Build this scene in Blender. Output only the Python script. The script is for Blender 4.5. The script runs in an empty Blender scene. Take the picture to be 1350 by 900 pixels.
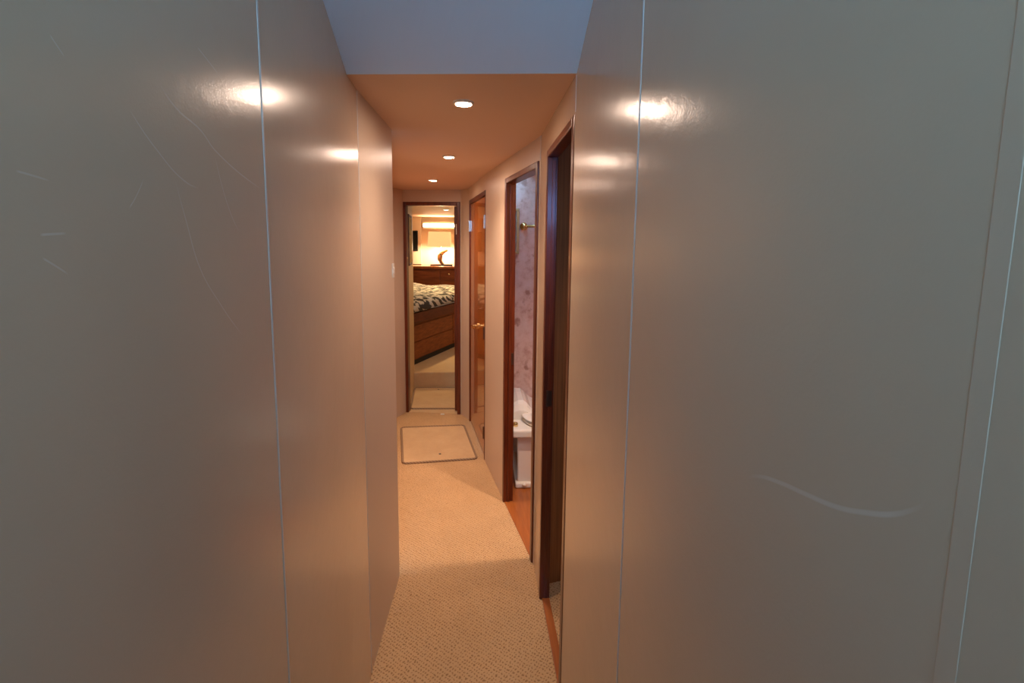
import bpy, bmesh, math, random
from mathutils import Vector, Matrix
random.seed(7)
C = bpy.context.scene.collection
S = bpy.context.scene
H = 2.0                                   # headroom of the corridor

# ------------------------------------------------------------------ camera
cam_d = bpy.data.cameras.new('camera'); cam = bpy.data.objects.new('camera', cam_d); C.objects.link(cam)
Mr = ((0.9977934, 0.0029855, 0.0663274), (-0.0655524, -0.1143064, 0.9912804), (0.0105411, -0.9934411, -0.1138585))
R3 = Matrix(((Mr[0][0], -Mr[0][1], -Mr[0][2]), (Mr[1][0], -Mr[1][1], -Mr[1][2]), (Mr[2][0], -Mr[2][1], -Mr[2][2])))
cam.matrix_world = Matrix.Translation((0, 0, 1.5236)) @ R3.to_4x4()
cam_d.sensor_fit = 'HORIZONTAL'; cam_d.sensor_width = 36.0
cam_d.lens = 620 * 36.0 / 1350
cam_d.shift_y = -(450 - 395.36) / 1350.0
cam_d.clip_start = 0.02
S.camera = cam

# ------------------------------------------------------------------ sky and exposure
DAY = 8.0
LAMP = (450.0, 520.0, 480.0)                  # radiance of the three corridor downlight lenses
SPOT = (19.0, 30.0, 31.0)                  # watts of their wide spill
BEAM = (0.0, 26.0, 20.0)                   # watts of their narrow reflector beam
WARM = (1.0, 0.73, 0.57)
WARM2 = (1.0, 0.76, 0.63)
W = bpy.data.worlds.new('sky'); S.world = W; W.use_nodes = True
wn = W.node_tree.nodes; wn['Background'].inputs[0].default_value = (0.27, 0.60, 1.0, 1); wn['Background'].inputs[1].default_value = DAY
S.view_settings.view_transform = 'Standard'; S.view_settings.look = 'None'
S.view_settings.gamma = 1.0; S.view_settings.exposure = 0.0; S.view_settings.use_curve_mapping = False

# ------------------------------------------------------------------ material helpers
def mat(name, col, rough=0.5, spec=0.5, metal=0.0, coat=0.0, coat_rough=0.05, emit=None, es=0.0, ior=1.5):
    m = bpy.data.materials.new(name); m.use_nodes = True
    b = m.node_tree.nodes['Principled BSDF']
    b.inputs['Base Color'].default_value = (*col, 1); b.inputs['Roughness'].default_value = rough
    b.inputs['Specular IOR Level'].default_value = spec; b.inputs['Metallic'].default_value = metal; b.inputs['IOR'].default_value = ior
    b.inputs['Coat Weight'].default_value = coat; b.inputs['Coat Roughness'].default_value = coat_rough
    if emit: b.inputs['Emission Color'].default_value = (*emit, 1); b.inputs['Emission Strength'].default_value = es
    return m
class NT:
    def __init__(s, m): s.m = m; s.t = m.node_tree; s.b = s.t.nodes['Principled BSDF']
    def n(s, kind, **kw):
        x = s.t.nodes.new(kind)
        for k, v in kw.items():
            if k.startswith('i_'):
                key = k[2:]; key = int(key) if key.isdigit() else key
                s.put(x.inputs[key], v)
            else: setattr(x, k, v)
        return x
    def put(s, sock, v):
        if isinstance(v, bpy.types.NodeSocket): s.t.links.new(v, sock)
        else: sock.default_value = v
    def math(s, op, a, b=0.0, c=0.0):
        x = s.n('ShaderNodeMath', operation=op); s.put(x.inputs[0], a); s.put(x.inputs[1], b); s.put(x.inputs[2], c); return x.outputs[0]
    def ramp(s, f, stops):
        r = s.n('ShaderNodeValToRGB'); s.put(r.inputs[0], f); e = r.color_ramp.elements
        while len(e) < len(stops): e.new(0.5)
        for el, (p, c) in zip(e, stops): el.position = p; el.color = (*c, 1) if len(c) == 3 else c
        return r.outputs[0]
    def mix(s, f, a, b):
        x = s.n('ShaderNodeMix', data_type='RGBA'); s.put(x.inputs[0], f)
        s.put(x.inputs[6], a if isinstance(a, bpy.types.NodeSocket) else (*a, 1)); s.put(x.inputs[7], b if isinstance(b, bpy.types.NodeSocket) else (*b, 1)); return x.outputs[2]
    def bump(s, h, strength, dist):
        x = s.n('ShaderNodeBump'); x.inputs['Strength'].default_value = strength; x.inputs['Distance'].default_value = dist
        s.put(x.inputs['Height'], h); s.t.links.new(x.outputs[0], s.b.inputs['Normal']); return x
    def pos(s): return s.n('ShaderNodeNewGeometry').outputs['Position']
    def noise(s, scale, vec=None, detail=3.0, rough=0.5):
        x = s.n('ShaderNodeTexNoise'); x.inputs['Scale'].default_value = scale; x.inputs['Detail'].default_value = detail; x.inputs['Roughness'].default_value = rough
        s.put(x.inputs['Vector'], vec if vec is not None else s.pos()); return x.outputs[0]
    def scale(s, v, xyz):
        x = s.n('ShaderNodeMapping'); s.put(x.inputs[0], v); x.inputs['Scale'].default_value = xyz; return x.outputs[0]
    def col(s, c): s.put(s.b.inputs['Base Color'], c)

def carry(y, zz):
    k = (0.316 / (0.383 / y - 0.0452)) / y if zz > 1.4 or y > .5 else 1.0175
    return (y * k, 1.5236 + (zz - 1.5236) * k)
def scuffs(nt, base, lines):
    """pale scratches of the wall vinyl: each line is (axis, [(y, z), ...], width, strength)"""
    sep = nt.n('ShaderNodeSeparateXYZ'); nt.put(sep.inputs[0], nt.pos())
    colr = base
    for axis, pts, w, st in lines:
        pts = [carry(*q) for q in pts]
        run, off = (sep.outputs[1], sep.outputs[2]) if axis == 'y' else (sep.outputs[2], sep.outputs[1])
        p = [(a, b) if axis == 'y' else (b, a) for a, b in pts]
        p.sort()
        a0, a1 = p[0][0], p[-1][0]; b0 = min(q[1] for q in p); b1 = max(q[1] for q in p)
        t = nt.math('DIVIDE', nt.math('SUBTRACT', run, a0), a1 - a0)
        fc = nt.n('ShaderNodeFloatCurve'); cv = fc.mapping.curves[0]
        q = [((x - a0) / (a1 - a0), (y - b0) / (b1 - b0)) for x, y in p]
        cv.points[0].location = q[0]; cv.points[-1].location = q[-1]
        for x, y in q[1:-1]: cv.points.new(x, y)
        fc.mapping.update(); nt.put(fc.inputs['Value'], t)
        c = nt.math('MULTIPLY_ADD', fc.outputs[0], b1 - b0, b0)
        d = nt.math('ABSOLUTE', nt.math('SUBTRACT', off, c))
        mr = nt.n('ShaderNodeMapRange', interpolation_type='SMOOTHSTEP'); nt.put(mr.inputs[0], d); mr.inputs[1].default_value = w * 0.25; mr.inputs[2].default_value = w; mr.inputs[3].default_value = 1; mr.inputs[4].default_value = 0
        ends = nt.ramp(t, [(0.0, (0, 0, 0)), (0.12, (1, 1, 1)), (0.8, (.8, .8, .8)), (1.0, (0, 0, 0))])
        inside = nt.math('MULTIPLY', nt.math('GREATER_THAN', t, 0.0), nt.math('LESS_THAN', t, 1.0))
        f = nt.math('MULTIPLY', nt.math('MULTIPLY', mr.outputs[0], ends), nt.math('MULTIPLY', inside, st))
        colr = nt.mix(f, colr, (0.80, 0.77, 0.70))
    return colr

VINYL = (0.60, 0.453, 0.322)
def vinyl(name, lines=(), rough=0.175):
    m = mat(name, VINYL, 0.30, 0.5); nt = NT(m)
    soft = nt.noise(3.0, detail=4)
    c = nt.mix(soft, tuple(v * 0.95 for v in VINYL), tuple(min(1, v * 1.05) for v in VINYL))
    if lines: c = scuffs(nt, c, lines)
    nt.col(c)
    fine = nt.noise(260.0, detail=2); wave = nt.noise(22.0, detail=2)
    h = nt.math('ADD', nt.math('MULTIPLY', fine, 0.25), wave)
    nt.bump(h, 0.12, 0.004)
    nt.put(nt.b.inputs['Roughness'], nt.math('MULTIPLY_ADD', soft, 0.08, rough))
    return m

def wood(name, dark, light, rough=0.25, coat=0.6, axis=(18, 18, 1.2), coat_rough=0.06):
    m = mat(name, light, rough, 0.5, coat=coat, coat_rough=coat_rough); nt = NT(m)
    v = nt.scale(nt.n('ShaderNodeTexCoord').outputs['Object'], axis)
    g = nt.noise(3.0, v, detail=6, rough=0.6)
    nt.col(nt.ramp(g, [(0.30, dark), (0.70, light)]))
    return m

def carpet(name, base, dark):
    m = mat(name, base, 0.95, 0.15); nt = NT(m)
    p = nt.pos()
    rot = nt.n('ShaderNodeMapping'); nt.put(rot.inputs[0], p); rot.inputs['Rotation'].default_value = (0, 0, math.radians(38)); rot.inputs['Scale'].default_value = (1, 1, 0)
    wob = nt.n('ShaderNodeTexNoise'); wob.inputs['Scale'].default_value = 65; nt.put(wob.inputs['Vector'], p)
    add = nt.n('ShaderNodeVectorMath', operation='MULTIPLY_ADD'); nt.put(add.inputs[0], wob.outputs['Color']); add.inputs[1].default_value = (0.020, 0.020, 0); nt.put(add.inputs[2], rot.outputs[0])
    sp = nt.n('ShaderNodeSeparateXYZ'); nt.put(sp.inputs[0], add.outputs[0])
    k = 2 * math.pi / 0.0112
    s1 = nt.math('SINE', nt.math('MULTIPLY', sp.outputs[0], k)); s2 = nt.math('SINE', nt.math('MULTIPLY', sp.outputs[1], k * 0.8))
    w = nt.math('MULTIPLY_ADD', nt.math('ADD', s1, s2), 0.25, 0.5)          # lattice of looped knots and holes
    hole = nt.ramp(w, [(0.10, (0.12, 0.12, 0.12)), (0.40, (1, 1, 1))])
    soil = nt.noise(5.0, p, detail=4)
    c1 = nt.mix(soil, tuple(v * 0.84 for v in base), tuple(min(1, v * 1.08) for v in base))
    nt.col(nt.mix(hole, dark, c1))
    pile = nt.noise(500.0, p, detail=2)
    nt.bump(nt.math('ADD', hole, nt.math('MULTIPLY', pile, 0.5)), 0.6, 0.004)
    return m

M = {}
def z(y, zz): return (y, zz)
M['vinyl'] = vinyl('wall_vinyl', rough=0.34)
M['vinyl_left'] = vinyl('scratched_wall_vinyl', [
    ('y', [(.613, 1.712), (.645, 1.690), (.688, 1.678), (.728, 1.655), (.866, 1.617)], .0016, .40),
    ('y', [(.559, 1.668), (.597, 1.634), (.651, 1.602), (.679, 1.597)], .0014, .36),
    ('z', [(.629, 1.603), (.646, 1.553), (.668, 1.493), (.714, 1.435), (.774, 1.376)], .0016, .34),
    ('y', [(.547, 1.560), (.560, 1.575), (.574, 1.596)], .0014, .35),
    ('y', [(.439, 1.529), (.452, 1.530), (.466, 1.531)], .0014, .4),
    ('y', [(.439, 1.509), (.452, 1.501), (.464, 1.493)], .0014, .35),
    ('y', [(.423, 1.581), (.440, 1.579), (.454, 1.577)], .0012, .3),
    ('y', [(.696, 1.786), (.722, 1.777), (.746, 1.768)], .0014, .3),
    ('y', [(.468, 1.706), (.475, 1.699), (.482, 1.692)], .0014, .3),
    ('z', [(.723, 1.649), (.751, 1.581), (.780, 1.542)], .0013, .3)])
M['vinyl_right'] = vinyl('scuffed_wall_vinyl', [
    ('y', [(.249, 1.373), (.256, 1.365), (.271, 1.353), (.288, 1.344), (.314, 1.333), (.347, 1.325), (.375, 1.319), (.408, 1.309), (.428, 1.297)], .0030, .40)])
M['headliner'] = mat('ceiling_headliner', (0.76, 0.53, 0.38), 0.75, 0.3); nt = NT(M['headliner']); nt.bump(nt.noise(350.0), 0.15, 0.002)
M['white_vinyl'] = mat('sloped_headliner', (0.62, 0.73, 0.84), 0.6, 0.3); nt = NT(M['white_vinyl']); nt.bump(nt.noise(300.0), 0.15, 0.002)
M['cream'] = mat('bedroom_cream', (0.68, 0.55, 0.42), 0.5)
M['passage'] = mat('passage_cream', (0.66, 0.44, 0.22), 0.5)
M['seam'] = mat('seam_strip', (0.58, 0.53, 0.47), 0.35)
M['mahogany'] = wood('varnished_mahogany', (0.060, 0.009, 0.003), (0.155, 0.028, 0.007), rough=0.32, coat=0.22, coat_rough=0.12)
M['cherry'] = wood('varnished_cherry', (0.30, 0.066, 0.006), (0.46, 0.125, 0.014), rough=0.25, coat=0.7, coat_rough=0.04)
M['teak'] = wood('bed_teak', (0.15, 0.034, 0.007), (0.29, 0.078, 0.017), rough=0.5, coat=0.0, axis=(1.2, 3, 14))
M['rail'] = wood('dark_red_bed_rail', (0.075, 0.012, 0.004), (0.15, 0.028, 0.009), rough=0.5, coat=0.0, axis=(1.2, 3, 14))
for k_ in ('teak', 'rail'): M[k_].node_tree.nodes['Principled BSDF'].inputs['Specular IOR Level'].default_value = 0.25
M['sill'] = wood('sill_wood', (0.24, 0.060, 0.009), (0.38, 0.11, 0.020), rough=0.35, coat=0.3, axis=(14, 1.2, 14))
M['dark_panel'] = wood('dark_grained_panel', (0.20, 0.065, 0.012), (0.38, 0.125, 0.026), rough=0.6, coat=0.0, axis=(40, 40, 1.0))
M['carpet'] = carpet('loop_carpet', (0.55, 0.335, 0.160), (0.27, 0.145, 0.060))
M['carpet_far'] = mat('hatch_carpet', (0.58, 0.38, 0.20), 0.95, 0.15); nt = NT(M['carpet_far'])
g1 = nt.noise(6.0, detail=5, rough=0.7); g2 = nt.noise(170.0, detail=2)
nt.col(nt.mix(nt.math('ADD', nt.math('MULTIPLY', g1, 0.6), nt.math('MULTIPLY', g2, 0.4)), (0.42, 0.25, 0.115), (0.70, 0.48, 0.26))); nt.bump(g2, 0.6, 0.004)
M['binding'] = mat('carpet_binding', (0.26, 0.17, 0.10), 0.9)
nt = NT(M['binding']); w_ = nt.n('ShaderNodeTexWave'); w_.inputs['Scale'].default_value = 26; w_.bands_direction = 'DIAGONAL'; nt.put(w_.inputs['Vector'], nt.pos())
nt.col(nt.ramp(w_.outputs['Fac'], [(0.2, (0.20, 0.115, 0.06)), (0.8, (0.34, 0.21, 0.11))]))
M['brass'] = mat('brass', (0.80, 0.56, 0.24), 0.18, metal=1.0)
M['chrome'] = mat('satin_steel', (0.72, 0.72, 0.72), 0.25, metal=1.0)
M['bronze'] = mat('dark_bronze', (0.16, 0.10, 0.07), 0.35, metal=0.9)
M['china'] = mat('white_china', (0.80, 0.74, 0.64), 0.12, coat=0.5)
M['plastic'] = mat('ivory_plastic', (0.70, 0.66, 0.58), 0.35)
M['black'] = mat('black_plastic', (0.012, 0.012, 0.012), 0.3)
M['toe'] = mat('toe_kick_black', (0.012, 0.009, 0.008), 0.6)
M['sheet'] = mat('white_sheet', (0.70, 0.66, 0.62), 0.8)
M['glass'] = mat('picture_glass', (0.30, 0.36, 0.33), 0.08, coat=0.6)
M['gilt'] = mat('gilt_frame', (0.42, 0.28, 0.13), 0.4, metal=0.3)
M['trim_white'] = mat('lamp_ring_white', (0.75, 0.70, 0.62), 0.35)
M['bath_paint'] = mat('bath_ceiling', (0.55, 0.50, 0.46), 0.6)
# bath wallpaper: mottled rose and lilac with brownish blotches
M['wallpaper'] = mat('mottled_wallpaper', (0.5, 0.35, 0.32), 0.6); nt = NT(M['wallpaper'])
g1 = nt.noise(16.0, detail=6, rough=0.65); g2 = nt.noise(11.0, nt.scale(nt.pos(), (1, 1, 0.8)), detail=3, rough=0.55)
c1 = nt.ramp(g1, [(0.3, (0.46, 0.25, 0.20)), (0.52, (0.62, 0.42, 0.36)), (0.75, (0.68, 0.50, 0.47))])
nt.col(nt.mix(nt.ramp(g2, [(0.60, (0, 0, 0)), (0.68, (.8, .8, .8))]), c1, (0.30, 0.13, 0.09)))
# zebra bed cover
M['zebra'] = mat('zebra_cover', (0.5, 0.5, 0.5), 0.85); nt = NT(M['zebra'])
m1 = nt.n('ShaderNodeMapping'); nt.put(m1.inputs[0], nt.n('ShaderNodeTexCoord').outputs['Object']); m1.inputs['Rotation'].default_value = (0, 0, math.radians(32))
m2 = nt.n('ShaderNodeMapping'); nt.put(m2.inputs[0], m1.outputs[0]); m2.inputs['Scale'].default_value = (52, 9.0, 8)
g1 = nt.noise(1.0, m2.outputs[0], detail=1.5, rough=0.4)
nt.col(nt.ramp(g1, [(0.485, (0.045, 0.035, 0.03)), (0.535, (0.62, 0.54, 0.44))]))
# ornate picture in the bedroom passage
M['art'] = mat('mottled_gold_print', (0.5, 0.3, 0.1), 0.8, 0.05); nt = NT(M['art'])
nt.col(nt.ramp(nt.noise(26.0, detail=4), [(0.3, (0.22, 0.10, 0.03)), (0.5, (0.55, 0.32, 0.09)), (0.7, (0.70, 0.48, 0.18))]))
def glow(name, col, s): return mat(name, (0.8, 0.75, 0.65), 0.5, emit=col, es=s)
M['wall_lens'] = glow('bedroom_lens', (1, .78, .52), 25.0)
M['shade'] = glow('lit_lamp_shade', (1.0, .62, .24), 0.85); M['shade'].node_tree.nodes['Principled BSDF'].inputs['Base Color'].default_value = (0.6, 0.45, 0.25, 1)
M['strip'] = glow('strip_light_diffuser', (1, .86, .64), 10.0)
M['driftwood'] = wood('driftwood', (0.30, 0.16, 0.07), (0.50, 0.30, 0.15), rough=0.5, coat=0.1, axis=(10, 10, 10))

# ------------------------------------------------------------------ mesh helpers
class MB:
    def __init__(s): s.bm = bmesh.new()
    def box(s, x0, x1, y0, y1, z0, z1, bev=0.0):
        vs = [s.bm.verts.new(p) for p in ((x0, y0, z0), (x1, y0, z0), (x1, y1, z0), (x0, y1, z0), (x0, y0, z1), (x1, y0, z1), (x1, y1, z1), (x0, y1, z1))]
        fs = [s.bm.faces.new([vs[i] for i in q]) for q in ((0, 3, 2, 1), (4, 5, 6, 7), (0, 1, 5, 4), (1, 2, 6, 5), (2, 3, 7, 6), (3, 0, 4, 7))]
        if bev:
            es = list({e for f in fs for e in f.edges})
            bmesh.ops.bevel(s.bm, geom=es, offset=bev, segments=3, affect='EDGES', profile=0.5)
        return s
    def prism(s, poly, z0, z1, bev=0.0):
        a = [s.bm.verts.new((x, y, z0 if not callable(z0) else z0(x, y))) for x, y in poly]; b = [s.bm.verts.new((x, y, z1)) for x, y in poly]
        n = len(poly); fs = [s.bm.faces.new(a[::-1]), s.bm.faces.new(b)]
        for i in range(n): fs.append(s.bm.faces.new((a[i], a[(i + 1) % n], b[(i + 1) % n], b[i])))
        if bev:
            bmesh.ops.bevel(s.bm, geom=list(fs[1].edges), offset=bev, segments=3, affect='EDGES', profile=0.5)
        return s
    def loft(s, rings, cap=True, closed=True):
        rr = [[s.bm.verts.new(p) for p in r] for r in rings]; n = len(rr[0])
        for a, b in zip(rr, rr[1:]):
            for i in range(n if closed else n - 1): s.bm.faces.new((a[i], a[(i + 1) % n], b[(i + 1) % n], b[i]))
        if cap and closed: s.bm.faces.new(rr[0][::-1]); s.bm.faces.new(rr[-1])
        return s
    def lathe(s, prof, c=(0, 0, 0), n=32, axis='z'):
        cx, cy, cz = c; rings = []
        for r, t in prof:
            ring = []
            for i in range(n):
                a = 2 * math.pi * i / n; u, v = r * math.cos(a), r * math.sin(a)
                ring.append((cx + u, cy + v, cz + t) if axis == 'z' else (cx + u, cy + t, cz + v) if axis == 'y' else (cx + t, cy + u, cz + v))
            rings.append(ring)
        return s.loft(rings)
    def tube(s, pts, r, n=12):
        pts = [Vector(p) for p in pts]; rings = []
        rs = r if isinstance(r, (list, tuple)) else [r] * len(pts)
        for i, p in enumerate(pts):
            t = (pts[min(i + 1, len(pts) - 1)] - pts[max(i - 1, 0)]).normalized()
            up = Vector((0, 0, 1)) if abs(t.z) < 0.9 else Vector((0, 1, 0))
            a = t.cross(up).normalized(); b = a.cross(t)
            rings.append([tuple(p + rs[i] * (math.cos(2 * math.pi * k / n) * a + math.sin(2 * math.pi * k / n) * b)) for k in range(n)])
        return s.loft(rings)
    def build(s, name, m, parent=None, frame=None, smooth=False, loc=None):
        if frame: s.bm.transform(frame)
        if loc is not None: s.bm.transform(Matrix.Translation(Vector(loc)).inverted())
        bmesh.ops.recalc_face_normals(s.bm, faces=s.bm.faces)
        me = bpy.data.meshes.new(name); s.bm.to_mesh(me); s.bm.free()
        if smooth:
            for p in me.polygons: p.use_smooth = True
        me.materials.append(m if not isinstance(m, str) else M[m])
        o = bpy.data.objects.new(name, me); C.objects.link(o)
        if loc is not None: o.location = loc
        if parent: attach(o, parent)
        return o
def attach(o, parent):
    o.parent = parent; o.matrix_parent_inverse = parent.matrix_world.inverted()
def struct(o, label=None):
    o['kind'] = 'structure'
    if label: o['label'] = label
    return o
def thing(o, label, cat, group=None):
    o['label'] = label; o['category'] = cat
    if group: o['group'] = group
    return o
def empty(name, loc=(0, 0, 0)):
    o = bpy.data.objects.new(name, None); C.objects.link(o); o.location = loc; o.empty_display_size = 0.05
    o.matrix_world = Matrix.Translation(loc); return o
def frame(a, b):
    """local axes of a wall from a to b: x along it, y away from the corridor (to the right when looking along it), z up"""
    a = Vector((*a, 0)); b = Vector((*b, 0)); u = (b - a).normalized(); v = Vector((u.y, -u.x, 0))
    m = Matrix(((u.x, v.x, 0, a.x), (u.y, v.y, 0, a.y), (0, 0, 1, 0), (0, 0, 0, 1)))
    return m, (b - a).length

T = 0.045                                 # wall thickness
# ------------------------------------------------------------------ floors
NEAR = -0.60                               # where the passage opens to the saloon behind the photographer
A0 = (0.276, NEAR); A1 = (0.2585, 2.09); A2 = (0.2585, 2.09); B1 = (0.035, 3.20); Cc = (-0.10, 4.02); D1 = (-0.174, 4.15); E1 = (-0.683, 4.227); F1 = (-0.757, 4.055); G1 = (-0.43, 2.06); L1 = (-0.372, 2.05); LM = (-0.386, 1.552); L0 = (-0.2889, NEAR)
struct(MB().prism([(-0.32, NEAR), (0.286, NEAR), (0.276, 2.09), (0.054, 3.2), (-0.085, 4.03), (-0.17, 4.17), (-0.70, 4.25), (-0.79, 4.06), (-0.46, 2.0), (-0.405, 1.55)], -0.06, 0.0).build('floor', 'carpet'), 'beige loop carpet of the corridor')
struct(MB().prism([(0.308, NEAR), (1.40, NEAR), (1.40, 2.26), (0.298, 1.965)], -0.06, 0.0).build('floor', 'carpet'), 'carpet inside the dark cabin')
struct(MB().prism([(0.292, 2.04), (1.40, 2.30), (1.40, 3.42), (0.035, 3.42)], -0.06, -0.002).build('floor', 'sill'), 'varnished wooden floor of the bathroom')
struct(MB().prism([(-0.9, 4.262), (0.30, 4.12), (0.30, 4.975), (-0.9, 4.975)], -0.06, 0.0).build('floor', 'carpet_far'), 'beige carpet just beyond the end doorway')
struct(MB().box(-2.6, 0.30, 4.975, 8.3, -0.06, 0.17, 0.012).build('floor', 'carpet_far'), 'raised carpeted floor of the bedroom')

struct(MB().box(-2.7, 1.5, NEAR - .06, 8.4, -0.12, -0.07).build('floor', 'toe'), 'added dark slab below the carpets that stops light leaks')  # added slab, keeps sky light out of the floor gaps

# ------------------------------------------------------------------ ceilings
struct(MB().prism([(-0.43, 1.425), (0.31, 1.345), (0.31, 2.05), (0.09, 3.2), (-0.06, 4.03), (-0.15, 4.20), (-0.72, 4.28), (-0.83, 4.05), (-0.50, 2.05)], H, H + 0.05).build('ceiling', 'headliner'), 'flat brown-lit corridor ceiling')
def slope_pt(i, j, dz):                    # slightly twisted panel: steeper on the right
    k, t = i / 10, j / 10; y0 = 1.425 - 0.08 * k; y = y0 + (NEAR - y0) * t
    return (-0.43 + 0.74 * k, y, H + (y0 - y) * (0.385 + 0.235 * k) + dz)
mb = MB()
lo = [[mb.bm.verts.new(slope_pt(i, j, 0.0)) for j in range(11)] for i in range(11)]; hi = [[mb.bm.verts.new(slope_pt(i, j, 0.05)) for j in range(11)] for i in range(11)]
for i in range(10):
    for j in range(10):
        for g in (lo, hi): mb.bm.faces.new((g[i][j], g[i + 1][j], g[i + 1][j + 1], g[i][j + 1]))
    for a, b, c, d in ((lo[i][0], lo[i + 1][0], hi[i + 1][0], hi[i][0]), (lo[i][10], lo[i + 1][10], hi[i + 1][10], hi[i][10]), (lo[0][i], lo[0][i + 1], hi[0][i + 1], hi[0][i]), (lo[10][i], lo[10][i + 1], hi[10][i + 1], hi[10][i])): mb.bm.faces.new((a, b, c, d))
struct(mb.build('ceiling', 'white_vinyl'), 'sloped pale ceiling rising over the companionway')
struct(MB().box(0.30, 1.45, NEAR - .05, 3.45, 2.02, 2.06).build('ceiling', 'bath_paint'), 'ceiling of the rooms on the right')
struct(MB().box(-2.65, 0.35, 4.29, 8.35, H, H + 0.05).build('ceiling', 'cream'), 'cream bedroom ceiling')

# ------------------------------------------------------------------ walls
TOP = 3.2
def wall(name, a, b, z1=H + 0.02, m='vinyl', openings=(), z0=-0.02, label=None, ext=0.0, t=T):
    fr, L = frame(a, b); mb = MB(); u = -ext
    for (p, q, zt) in openings:
        if p > u: mb.box(u, p, 0, t, z0, z1)
        mb.box(p, q, 0, t, zt, z1); u = q
    if u < L + ext: mb.box(u, L + ext, 0, t, z0, z1)
    return struct(mb.build(name, m, frame=fr), label)
def off(y): return y - NEAR
# near right wall with the dark cabin's doorway, the piece with the bathroom doorway, the piece with the closed door
wall('wall_right', A0, A1, TOP, 'vinyl_right', [(off(1.365), off(1.895), 1.892)], label='glossy beige near right wall')
wall('wall_right', A2, B1, openings=[(0.02, 0.60, 1.892)], label='right wall round the bathroom doorway')
wall('wall_right', B1, Cc, openings=[(0.025, 0.80, 1.885)], label='right wall round the closed cherry door')
wall('wall_right', Cc, D1, label='narrow angled wall right of the end doorway')
wall('wall_end', D1, E1, openings=[(0.005, 0.512, 1.892)], label='end wall above the bedroom doorway')
wall('wall_left', E1, F1, label='narrow angled wall left of the end doorway')
wall('wall_left', F1, G1, label='left wall past the corner')
wall('wall_left', LM, L0, TOP, 'vinyl_left', label='glossy beige near left wall')
wall('wall_left', L1, LM, label='last panel of the near left wall before its corner')

# seam strips between the wall panels
def trim(n, y0, side, z0, z1, w=0.006, label=None, m='seam', h=0.0011):
    fr, L = frame((LM if y0 < 1.55 else L1), (L0 if y0 < 1.55 else LM)) if side == 'l' else frame(A0, A1)
    u = (fr.inverted() @ Vector((0, 0, 0))).x
    a, b = fr.to_3x3() @ Vector((1, 0, 0)), fr.translation
    u = (y0 - b.y) / a.y
    mb = MB(); mb.box(u - w / 2, u + w / 2, -h, 0.003, z0, z1, min(h, .0012))
    return struct(mb.build('trim_%d' % n, m, frame=fr), label)
trim(1, 0.813, 'l', 0, 2.25, 0.006, 'seam strip of the near left panels')
trim(2, 1.552, 'l', 0, 1.998, 0.006, 'seam strip of the left panels near the corner')
trim(3, 0.810, 'r', 0, 2.25, 0.006, 'seam strip of the near right panels')
trim(4, 0.230, 'r', 0, 2.50, 0.012, 'seam strip at the right edge', 'vinyl', 0.0004)
trim(5, 1.352, 'r', 1.898, 1.998, 0.006, 'seam strip beside the dark cabin doorway')
struct(MB().box(0.2560, 0.2625, 2.085, 2.0925, 1.90, H - 0.002, 0.001).build('trim_6', 'seam'), 'corner strip between the two near doorways')
# thin shadow-line bead where walls meet the ceiling
# added unseen bulkhead behind the photographer, height set to keep daylight off lower walls
struct(MB().box(-0.43, 0.31, NEAR - 0.05, NEAR, -0.05, 1.75).build('wall_baffle', 'vinyl'), 'unseen half-height baffle added behind the camera to hold back daylight')

# ------------------------------------------------------------------ rooms on the right
struct(MB().prism([(0.296, 1.960), (1.40, 2.235), (1.40, 2.28), (0.302, 2.005)], -0.02, 2.04).build('wall_partition', 'dark_panel'), 'dark grained wall inside the near cabin')
struct(MB().box(1.36, 1.40, NEAR, 3.40, -0.02, 2.04).build('wall_hull', 'bath_paint'), 'hull side of the rooms on the right')
mb = MB(); mb.box(0.31, 0.50, NEAR - .04, NEAR, -0.02, 2.04); mb.box(0.80, 1.40, NEAR - .04, NEAR, -0.02, 2.04); mb.box(0.50, 0.80, NEAR - .04, NEAR, -0.02, 1.72); mb.box(0.50, 0.80, NEAR - .04, NEAR, 2.0, 2.04)
struct(mb.build('wall_cabin_back', 'dark_panel'), 'back wall of the near cabin with a small window')
mb = MB(); mb.box(0.085, 1.40, 3.35, 3.40, -0.02, 2.04); 
struct(mb.build('wall_bath', 'wallpaper'), 'mottled rose wallpaper on the bathroom wall')

# ------------------------------------------------------------------ door frames
def door(n, a, b, u0, u1, top, near_face, far_face, head, proud=0.008, depth=0.05, label='', m='mahogany'):
    """jambs and head of a doorway in wall a-b between u0 and u1"""
    fr, L = frame(a, b); e = empty('door_%d' % n, fr @ Vector(((u0 + u1) / 2, 0, 0))); struct(e, label)
    def part(name, mb, mm=m): return mb.build(name, mm, e, fr)
    part('jamb', MB().box(u0, u0 + near_face, -proud, depth, 0, top, 0.004))
    part('jamb', MB().box(u1 - far_face, u1, -proud, depth, 0, top, 0.004))
    part('head', MB().box(u0 + near_face, u1 - far_face, -proud, depth, top - head, top, 0.004))
    return e, fr, part
# near cabin doorway
e, fr, part = door(1, A0, A1, off(1.360), off(1.900), 1.897, 0.038, 0.030, 0.028, label='dark mahogany frame of the open near doorway', depth=0.042, proud=0.002)
part('sill', MB().box(off(1.36), off(1.90), 0.010, 0.042, -0.02, 0.006, 0.002), 'sill')
part('stop', MB().box(off(1.868), off(1.874), 0.018, 0.034, 0, 1.87, 0.002))
sp = part('strike_plate', MB().box(off(1.8680), off(1.8705), 0.010, 0.034, 0.865, 0.935, 0.001), 'bronze'); sp['label'] = 'bronze strike plate'
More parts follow.
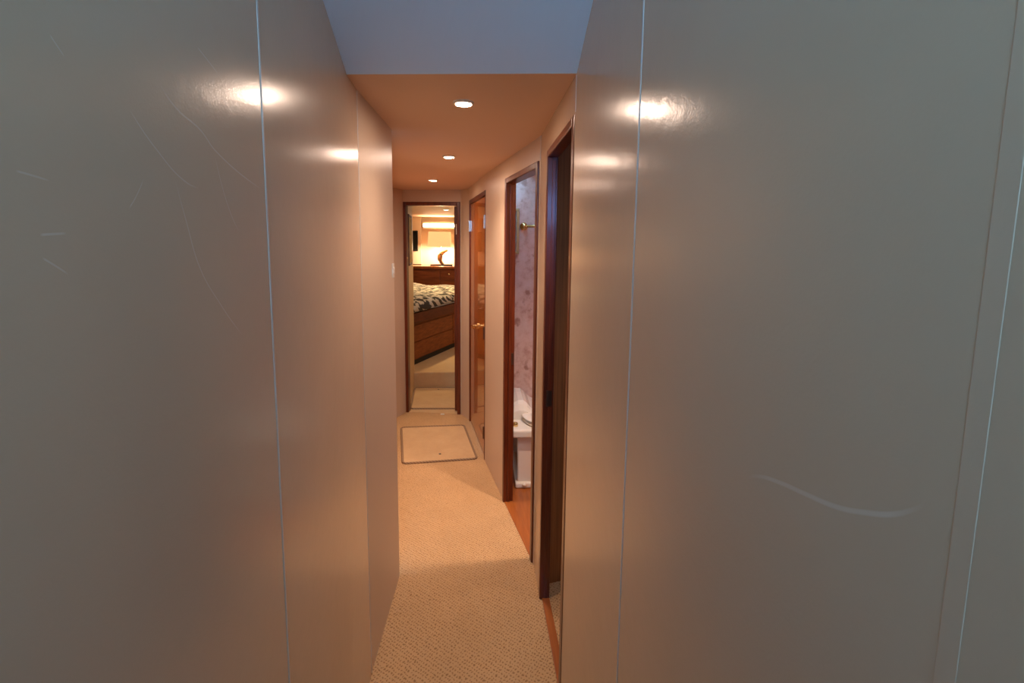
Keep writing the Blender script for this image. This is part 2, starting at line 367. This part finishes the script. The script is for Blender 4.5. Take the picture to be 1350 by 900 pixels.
# bathroom doorway
e, fr, part = door(2, A2, B1, 0.018, 0.605, 1.897, 0.030, 0.030, 0.030, label='mahogany frame of the bathroom doorway', depth=0.052)
part('sill', MB().box(0.05, 0.575, 0.0, 0.05, -0.01, 0.004, 0.001), 'sill')
part('stop', MB().box(0.568, 0.5745, 0.016, 0.03, 0, 1.86, 0.002))
sp = part('strike_plate', MB().box(0.5725, 0.5755, 0.022, 0.046, 0.84, 0.91, 0.001), 'bronze'); sp['label'] = 'bronze strike plate'
mb = MB()
for k in (1.80, 1.83, 1.86): mb.lathe([(0.0045, -0.014), (0.0045, 0.014)], (0.0515, 0.040, k), 12)
h = part('hinge', mb, 'brass'); h['label'] = 'small brass hinge'
# closed cherry door
e, fr, part = door(3, B1, Cc, 0.022, 0.805, 1.897, 0.012, 0.022, 0.034, label='closed glossy cherry door with gold lever handle', depth=0.05, proud=0.004)
leaf = part('leaf', MB().box(0.036, 0.781, 0.004, 0.038, 0.012, 1.860, 0.004), 'cherry')
def hinge(u, zc, mm='chrome', w=0.011):
    mb = MB(); mb.box(u - w, u + w, -0.007, 0.003, zc - 0.045, zc + 0.045, 0.001)
    for k in (-0.03, 0, 0.03): mb.lathe([(0.0045, -0.0145), (0.0045, 0.0145)], (u, -0.009, zc + k), 12)
    h = part('hinge', mb, mm); return h
h1 = hinge(0.785, 1.685); h2 = hinge(0.035, 1.685); h3 = hinge(0.032, 0.92, 'bronze', 0.006); h4 = hinge(0.032, 0.20, 'bronze', 0.006)
mb = MB(); mb.lathe([(0.024, 0.004), (0.024, -0.004), (0.018, -0.008), (0.010, -0.010), (0.010, -0.042), (0.012, -0.048)], (0.355, 0, 0.915), 24, 'y')
mb.tube([(0.355, -0.043, 0.915), (0.325, -0.046, 0.917), (0.29, -0.046, 0.913), (0.255, -0.044, 0.917)], [0.009, 0.008, 0.007, 0.006])
hd = part('handle', mb, 'brass'); hd['label'] = 'gold lever handle'
# bedroom doorway at the end, with its leaf swung inward against the right side
e, fr, part = door(4, D1, E1, 0.006, 0.511, 1.897, 0.030, 0.026, 0.032, label='mahogany frame of the bedroom doorway', depth=0.055)
part('leaf', MB().box(0.037, 0.070, 0.05, 0.48, 0.012, 1.862, 0.004))
h = part('hinge', MB().box(0.034, 0.052, 0.040, 0.052, 1.62, 1.71, 0.001), 'chrome'); h['label'] = 'steel hinge plate'
h = part('hinge', MB().box(0.034, 0.052, 0.040, 0.052, 1.00, 1.09, 0.001), 'bronze')
part('threshold', MB().box(0.036, 0.485, -0.002, 0.05, -0.01, 0.004, 0.001), 'carpet_far')
mb = MB(); mb.box(0.150, 0.185, -0.03, -0.012, -0.002, 0.006, 0.002); h = part('door_stop', mb, 'china'); h['label'] = 'small white stop on the floor'

# ------------------------------------------------------------------ bedroom shell
struct(MB().prism([(-0.662, 4.285), (-0.722, 5.09), (-0.772, 5.09), (-0.712, 4.29)], -0.02, H + 0.02).build('wall_passage', 'passage'), 'left wall of the short bedroom passage')
struct(MB().box(-2.6, -0.772, 5.05, 5.09, -0.02, H + 0.02).build('wall_bedroom', 'cream'), 'near wall of the bedroom')
struct(MB().box(0.30, 0.35, 4.10, 8.3, -0.02, H + 0.02).build('wall_bedroom', 'cream'), 'right wall of the bedroom')
struct(MB().box(-2.65, -2.6, 5.05, 8.3, -0.02, H + 0.02).build('wall_bedroom', 'cream'), 'left wall of the bedroom')
struct(MB().box(-2.65, 0.35, 8.25, 8.3, -0.02, H + 0.02).build('wall_bedroom', 'cream'), 'cream back wall of the bedroom')
struct(MB().box(-2.6, -1.02, 8.17, 8.25, 1.2, H).build('trim_7', 'cream'), 'raised cream panel behind the television')

# ------------------------------------------------------------------ ceiling lights
def downlight(x, y, zc, lens_m, spot, label, group, r=0.034, col=WARM, beam=0.0):
    e = empty('downlight', (x, y, zc)); thing(e, label, 'ceiling light', group)
    mb = MB(); prof = [(r * 0.76, 0.002), (r * 0.76, -0.005), (r * 0.86, -0.008), (r, -0.005), (r * 1.04, 0.0), (r * 1.0, 0.002)]
    n = 40; rings = []
    for rr, t in prof: rings.append([(x + rr * math.cos(2 * math.pi * i / n), y + rr * math.sin(2 * math.pi * i / n), zc + t) for i in range(n)])
    mb.loft(rings + [rings[0]], cap=False); mb.build('trim_ring', 'trim_white', e, smooth=True)
    MB().lathe([(r * 0.74, 0.0), (r * 0.74, -0.003), (r * 0.5, -0.0065), (r * 0.2, -0.008), (0.001, -0.0082)], (x, y, zc), 32).build('lens', lens_m, e, smooth=True)
    for nm, en, ang, bl in (('spill', spot, 125, 1.0), ('beam', beam, 38, 0.55)):
        if en <= 0: continue
        ld = bpy.data.lights.new(nm, 'SPOT'); ld.energy = en; ld.color = col; ld.spot_size = math.radians(ang); ld.spot_blend = bl; ld.shadow_soft_size = 0.03
        lo_ = bpy.data.objects.new(nm, ld); C.objects.link(lo_); lo_.location = (x, y, zc - 0.02); attach(lo_, e)
    return e
labels = ['largest and nearest of the three round corridor ceiling lights', 'middle of the three round corridor ceiling lights', 'farthest round corridor ceiling light, nearest the end doorway']
for (x, y), l, s, p, bm_ in zip(((-0.060, 1.649), (-0.173, 2.621), (-0.351, 3.558)), labels, LAMP, SPOT, BEAM):
    downlight(x, y, H, glow('downlight_lens', WARM, s), p, l, 'corridor downlights', beam=bm_, col=WARM if s == LAMP[0] else WARM2)
downlight(-0.466, 6.416, H, M['wall_lens'], 90.0, 'round ceiling light inside the bedroom above the bed', 'bedroom downlights', 0.05, (1, .72, .34))

downlight(-0.28, 4.80, H, M['wall_lens'], 16.0, 'added unseen ceiling light that warms the bedroom passage wall', 'bedroom downlights', 0.04, (1, .72, .45))  # added lamp hidden above the door head, brightens the passage wall

# ------------------------------------------------------------------ floor hatches
def hatch(name, poly, label, hole, z0=0.0):
    cx = sum(p[0] for p in poly) / 4; cy = sum(p[1] for p in poly) / 4
    e = empty(name, (cx, cy, z0)); thing(e, label, 'floor hatch', 'carpeted floor hatches')
    # rounded outline
    out = []
    for i in range(4):
        p0, p, p1 = (Vector((*poly[(i + k) % 4], 0)) for k in (-1, 0, 1))
        a = (p0 - p).normalized(); b = (p1 - p).normalized(); r = 0.035
        for t in [j / 6 for j in range(7)]:
            q = (p + a * r) * (1 - t) ** 2 + 2 * t * (1 - t) * p + (p + b * r) * t ** 2; out.append((q.x, q.y))
    MB().prism(out, z0 - 0.004, z0 + 0.005, 0.002).build('panel', 'carpet_far', e)
    loop = [(x, y, z0 + 0.004) for x, y in out]
    mb = MB(); n = 8; rings = []
    for i, p in enumerate(loop):
        p = Vector(p); t = (Vector(loop[(i + 1) % len(loop)]) - Vector(loop[i - 1])).normalized(); a = t.cross(Vector((0, 0, 1)))
        rings.append([tuple(p + 0.0085 * (math.cos(2 * math.pi * k / n) * a + math.sin(2 * math.pi * k / n) * Vector((0, 0, 1)))) for k in range(n)])
    mb.loft(rings + [rings[0]], cap=False); b = mb.build('binding', 'binding', e, smooth=True); b['label'] = 'dark stitched binding round the edge'
    k = MB().lathe([(0.009, 0.0), (0.009, 0.0065), (0.004, 0.0075)], (*hole, z0), 16).build('pull_eye', 'black', e); k['label'] = 'small dark pull eye'
    return e
hatch('floor_hatch', [(-0.661, 3.845), (-0.139, 3.875), (-0.023, 3.238), (-0.541, 3.181)], 'carpeted floor hatch with stitched edge in front of the end doorway', (-0.295, 3.324))
hatch('floor_hatch', [(-0.700, 4.955), (-0.165, 4.945), (-0.150, 4.290), (-0.652, 4.305)], 'carpeted floor hatch just inside the bedroom doorway below the step', (-0.445, 4.884))

# ------------------------------------------------------------------ switch on the left wall end
e = empty('light_switch', (-0.383, 1.975, 1.375)); thing(e, 'small ivory switch plate on the near left wall beside its far corner', 'switch')
fr, L = frame(L1, LM)
MB().box(0.004, 0.040, -0.0030, 0.002, 1.385, 1.445, 0.0014).build('plate', 'plastic', e, fr)
MB().box(0.012, 0.028, -0.0055, 0.0, 1.40, 1.43, 0.0012).build('rocker', 'plastic', e, fr)

# ------------------------------------------------------------------ bathroom
def picture(name, x0, x1, y, z0, z1, label, glass, fm, fw=0.02, rot=None):
    e = empty(name, ((x0 + x1) / 2, y, (z0 + z1) / 2)); thing(e, label, 'picture')
    mb = MB(); d = 0.028
    mb.box(x0, x1, y - d, y, z1 - fw, z1, 0.003); mb.box(x0, x1, y - d, y, z0, z0 + fw, 0.003); mb.box(x0, x0 + fw, y - d, y, z0 + fw, z1 - fw, 0.003); mb.box(x1 - fw, x1, y - d, y, z0 + fw, z1 - fw, 0.003)
    mb.build('frame', fm, e); MB().box(x0 + fw, x1 - fw, y - d * .5, y - 0.002, z0 + fw, z1 - fw).build('picture_panel', glass, e)
    return e
picture('framed_picture', 0.075, 0.268, 3.35, 1.467, 1.785, 'greenish glazed picture in a gilt frame on the bathroom wallpaper', 'glass', 'gilt')
e = empty('towel_bar', (0.46, 3.35, 1.66)); thing(e, 'brass towel bar with round rosette on the bathroom wallpaper', 'towel bar')
for x in (0.302, 0.66):
    MB().lathe([(0.028, 0.0), (0.028, -0.006), (0.022, -0.013), (0.014, -0.018), (0.012, -0.05), (0.017, -0.056), (0.017, -0.072), (0.008, -0.078)], (x, 3.35, 1.662), 24, 'y').build('rosette', 'brass', e, smooth=True)
MB().tube([(0.302, 3.286, 1.662), (0.66, 3.286, 1.662)], 0.0095).build('rail', 'brass', e, smooth=True)
# toilet
e = empty('toilet', (0.43, 3.0, 0)); thing(e, 'white china toilet on the wooden floor behind the bathroom doorway', 'toilet')
def oval(cx, cy, a, b, zc, n=40, p=2.6):
    r = []
    for i in range(n):
        t = 2 * math.pi * i / n; c, s_ = math.cos(t), math.sin(t)
        r.append((cx + a * math.copysign(abs(c) ** (2 / p), c), cy + b * math.copysign(abs(s_) ** (2 / p), s_), zc))
    return r
mb = MB()
def rbox(mb, x0, x1, y0, y1, z0, z1, tx=0.0, bev=0.02):
    p = [(x0, y0), (x1, y0), (x1, y1), (x0, y1)]; cx, cy = (x0 + x1) / 2, (y0 + y1) / 2
    def ring(zc, k): return [(cx + (x - cx) * k, cy + (y - cy) * k, zc) for x, y in p]
    vs = [[mb.bm.verts.new(q) for q in ring(z0, 1)], [mb.bm.verts.new(q) for q in ring(z1, 1 + tx)]]
    f = [mb.bm.faces.new(vs[0][::-1]), mb.bm.faces.new(vs[1])] + [mb.bm.faces.new((vs[0][i], vs[0][(i + 1) % 4], vs[1][(i + 1) % 4], vs[1][i])) for i in range(4)]
    bmesh.ops.bevel(mb.bm, geom=list({e_ for q in f for e_ in q.edges}), offset=bev, segments=4, affect='EDGES', profile=0.5); return mb
rbox(mb, .236, .62, 2.835, 3.30, 0.02, 0.345, 0.02, 0.012).build('pedestal', 'china', e)
rbox(MB(), .222, .634, 2.815, 3.31, -0.002, 0.034, 0.0, 0.010).build('foot_flange', 'china', e)
MB().lathe([(0.013, 0.0), (0.013, 0.006), (0.010, 0.012), (0.003, 0.015)], (0.279, 2.812, 0.020), 16, 'z').build('bolt_cap', 'china', e, smooth=True)
rbox(MB(), .196, .66, 2.79, 3.33, 0.338, 0.392, 0.0, 0.014).build('bowl_rim', 'china', e)
for nm, zc, hh in (('seat', 0.402, .012), ('seat_lid', 0.426, .010)):
    mb = MB(); rings = []
    for k in range(10):
        a = 2 * math.pi * k / 10; rings.append(oval(.455, 2.985, .150 + .036 * math.cos(a), .165 + .036 * math.cos(a), zc + hh * math.sin(a), p=2.2))
    mb.loft(rings + [rings[0]], cap=False).build(nm, 'china', e, smooth=True)
mb = MB()   # cistern shoulder: a rounded rising hump behind the seat
prof = [(.200, .40), (.206, .455), (.222, .492), (.25, .508), (.285, .506), (.31, .486), (.335, .455), (.37, .430), (.45, .420), (.60, .420), (.655, .415), (.655, .388), (.20, .388)]
rings = []
for yy, k in ((2.965, .55), (2.985, .85), (3.02, 1.0), (3.20, 1.0), (3.30, .97), (3.32, .85)):
    rings.append([(x, yy + (0.05 * (x - .2)), .388 + (zz - .388) * k) for x, zz in prof])
mb.loft(rings).build('cistern', 'china', e, smooth=False)
MB().lathe([(0.016, 0.0), (0.016, 0.022), (0.010, 0.030), (0.002, 0.032)], (0.222, 2.86, 0.388), 16).build('flush_knob', 'brass', e, smooth=True)
# bathroom lamp (out of view, casts the jamb shadow on the corridor floor) and daylight port
mb = MB(); mb.box(1.352, 1.362, 2.55, 3.05, 1.45, 1.85)
wm = mat('port_daylight_pane', (0.5, 0.6, 0.7), 0.1, emit=(0.45, 0.6, 1.0), es=2.0)
w1 = struct(mb.build('window_1', wm), 'bathroom port showing bright sky')
mb = MB(); mb.box(0.50, 0.80, NEAR - .03, NEAR - .02, 1.72, 2.0)
w2 = struct(mb.build('window_2', mat('cabin_port_daylight', (0.4, 0.5, 0.7), 0.1, emit=(0.2, 0.42, 1.0), es=18.0)), 'cabin port showing blue sky')
downlight(0.62, 2.165, 2.02, glow('bath_lens', WARM, 330.0), 80.0, 'round ceiling light inside the bathroom', 'bathroom downlights')

downlight(1.00, 1.55, 2.02, glow('cabin_fill_lens', WARM, 100.0), 14.0, 'added unseen ceiling light that brightens the dark cabin wall', 'added cabin fill light')  # added lamp out of view, lifts the dark partition panel

# ------------------------------------------------------------------ bedroom
# picture on the passage wall
fr = Matrix.Translation((-0.6655, 4.315, 0)) @ Matrix.Rotation(math.atan2(5.09 - 4.285, -0.06), 4, 'Z')
e = empty('framed_picture', fr @ Vector((0.18, 0, 1.55))); thing(e, 'gold picture in a dark frame on the left wall inside the bedroom doorway', 'picture')
mb = MB(); x0, x1, z0, z1 = 0.0, 0.36, 1.335, 1.80
for q in ((x0, x1, z1 - .022, z1), (x0, x1, z0, z0 + .022), (x0, x0 + .022, z0 + .022, z1 - .022), (x1 - .022, x1, z0 + .022, z1 - .022)): mb.box(q[0], q[1], -0.022, 0.004, q[2], q[3], 0.002)
mb.build('frame', mat('dark_picture_frame', (0.07, 0.022, 0.009), 0.55), e, fr); MB().box(x0 + .02, x1 - .02, -0.0205, 0.0, z0 + .02, z1 - .02).build('picture_panel', 'art', e, fr)
# bed, turned so that its drawer side runs away to the right
bed_m = Matrix.Translation((-0.73, 5.27, 0.17)) @ Matrix.Rotation(math.atan2(0.922, 0.387), 4, 'Z')   # x along the drawer side, y to the left of it
e = empty('bed', bed_m @ Vector((0.8, 0.6, 0))); thing(e, 'bed with zebra striped cover on a wooden drawer base in the bedroom', 'bed')
BW = 1.15; BL = 1.72; b0 = -0.10
MB().box(b0 + .02, BL, 0.03, BW, 0, 0.065).build('toe_kick', 'toe', e, bed_m)
MB().box(b0, BL, 0.008, BW, 0.065, 0.50, 0.003).build('base', 'teak', e, bed_m)
for z0_, z1_ in ((0.078, 0.265), (0.275, 0.46)):
    for x0_, x1_ in ((b0 + .02, 0.93), (0.95, BL - .02)):
        MB().box(x0_, x1_, -0.006, 0.010, z0_, z1_, 0.004).build('drawer', 'teak', e, bed_m)
MB().box(b0 - .01, BL, -0.035, BW, 0.49, 0.608, 0.012).build('side_rail', 'rail', e, bed_m)
MB().box(b0 + .05, BL - .02, -0.005, BW - .03, 0.56, 0.67, 0.02).build('mattress', 'sheet', e, bed_m)
mb = MB(); nx, ny = 56, 40; g = []
for i in range(nx + 1):
    row = []
    for j in range(ny + 1):
        u = i / nx; w_ = j / ny; x = b0 - 0.03 + (BL - b0 + 0.0) * u; y = -0.05 + (BW + 0.02) * w_
        ed = min(1, u / .10, w_ / .10 * (BW / BL) * 1.6, (1 - w_) / .08, (1 - u) / .06); ed = max(0, ed); k = math.sqrt(max(0, 1 - (1 - ed) ** 2))
        zt = 0.630 + 0.105 * k + 0.05 * k * math.sin(1.4 * u + 0.3) + 0.012 * k * math.sin(9 * u + 5 * w_) + 0.010 * k * math.sin(13 * w_ - 4 * u)
        drop = (0.010 * math.sin(11 * u)) * (1 - ed) if w_ < .1 else 0
        row.append(mb.bm.verts.new((x, y, zt - drop)))
    g.append(row)
for i in range(nx):
    for j in range(ny): mb.bm.faces.new((g[i][j], g[i + 1][j], g[i + 1][j + 1], g[i][j + 1]))
cov = mb.build('zebra_cover', 'zebra', e, bed_m, smooth=True); cov['label'] = 'black and white zebra striped cover'
sm = cov.modifiers.new('thick', 'SOLIDIFY'); sm.thickness = 0.025; sm.offset = -1
# long cabinet behind the bed
e = empty('cabinet', (-0.75, 7.9, 0.17)); thing(e, 'long low wooden cabinet with drawers against the bedroom back wall', 'cabinet')
MB().box(-2.0, 0.29, 7.62, 8.24, 0.17, 1.155, 0.003).build('body', 'teak', e)
MB().box(-2.0, 0.29, 7.585, 8.24, 1.150, 1.19, 0.010).build('top', 'cherry', e)
for x0_, x1_ in ((-1.98, -1.33), (-1.31, -0.66)):
    MB().box(x0_, x1_, 7.606, 7.624, 0.60, 1.13, 0.004).build('door', 'teak', e)
for x0_, x1_ in ((-0.64, -0.34), (-0.32, 0.27)):
    for z0_, z1_ in ((0.96, 1.13), (0.77, 0.945), (0.60, 0.755)):
        d = MB().box(x0_, x1_, 7.606, 7.624, z0_, z1_, 0.004).build('drawer', 'teak', e)
        xx = x0_ + .13 if x0_ < -.5 else x0_ + .06
        MB().lathe([(0.006, 0), (0.006, -0.012), (0.016, -0.018), (0.016, -0.026), (0.006, -0.03)], (xx, 7.607, (z0_ + z1_) / 2 + .02), 16, 'y').build('knob', 'brass', d, smooth=True)
# lamp with curved base
LX, LY = -0.66, 7.90
e = empty('table_lamp', (LX, LY, 1.19)); thing(e, 'lit table lamp with curved horn base and rectangular shade on cabinet', 'lamp')
MB().box(LX - 0.17, LX + 0.19, LY - 0.09, LY + 0.09, 1.189, 1.212, 0.006).build('base_plate', 'black', e)
pts = [(LX + 0.00 + 0.105 - 0.125 * math.cos(a), LY, 1.315 + 0.125 * math.sin(a)) for a in [math.radians(-58 + i * 10) for i in range(16)]]
MB().tube(pts, [0.012 + 0.030 * math.sin(math.pi * (i + .6) / 16.5) for i in range(16)], 16).build('horn', 'driftwood', e, smooth=True)
MB().tube([(LX, LY + .03, 1.21), (LX, LY + .03, 1.54)], 0.006).build('stem', 'brass', e, smooth=True)
mb = MB()
def rr(w, d, zc): return [(LX - .02 + x, LY + y, zc) for x, y in ((-w, -d), (w, -d), (w, d), (-w, d))]
mb.loft([rr(.19, .10, 1.495), rr(.175, .09, 1.745), rr(.171, .086, 1.745), rr(.186, .096, 1.495), rr(.19, .10, 1.495)], cap=False)
mb.build('shade', 'shade', e)
def bulb(name, x, y, zc, en, parent, r=0.03, col=(1, .74, .44)):
    ld = bpy.data.lights.new(name, 'POINT'); ld.energy = en; ld.color = col; ld.shadow_soft_size = r
    o = bpy.data.objects.new(name, ld); C.objects.link(o); o.location = (x, y, zc); attach(o, parent)
bulb('lamp_bulb', LX, LY + .02, 1.50, 55.0, e)
# strip light over the cabinet
e = empty('strip_light', (-0.55, 8.2, 1.85)); thing(e, 'long glowing strip light high on the bedroom back wall', 'wall light')
MB().box(-0.99, 0.10, 8.17, 8.25, 1.80, 1.92, 0.004).build('pelmet', 'cream', e)
MB().box(-0.98, 0.09, 8.155, 8.172, 1.835, 1.885, 0.004).build('diffuser', 'strip', e)
# television
e = empty('television', (-1.32, 8.15, 1.6)); thing(e, 'black television on the bedroom back wall left of the lamp', 'television')
MB().box(-1.60, -1.065, 8.10, 8.15, 1.42, 1.767, 0.006).build('housing', 'black', e)
MB().box(-1.585, -1.08, 8.0965, 8.101, 1.455, 1.752, 0.001).build('screen', mat('tv_screen', (0.008, 0.009, 0.01), 0.1), e)
MB().box(-1.40, -1.27, 8.14, 8.175, 1.52, 1.66).build('bracket', 'black', e)
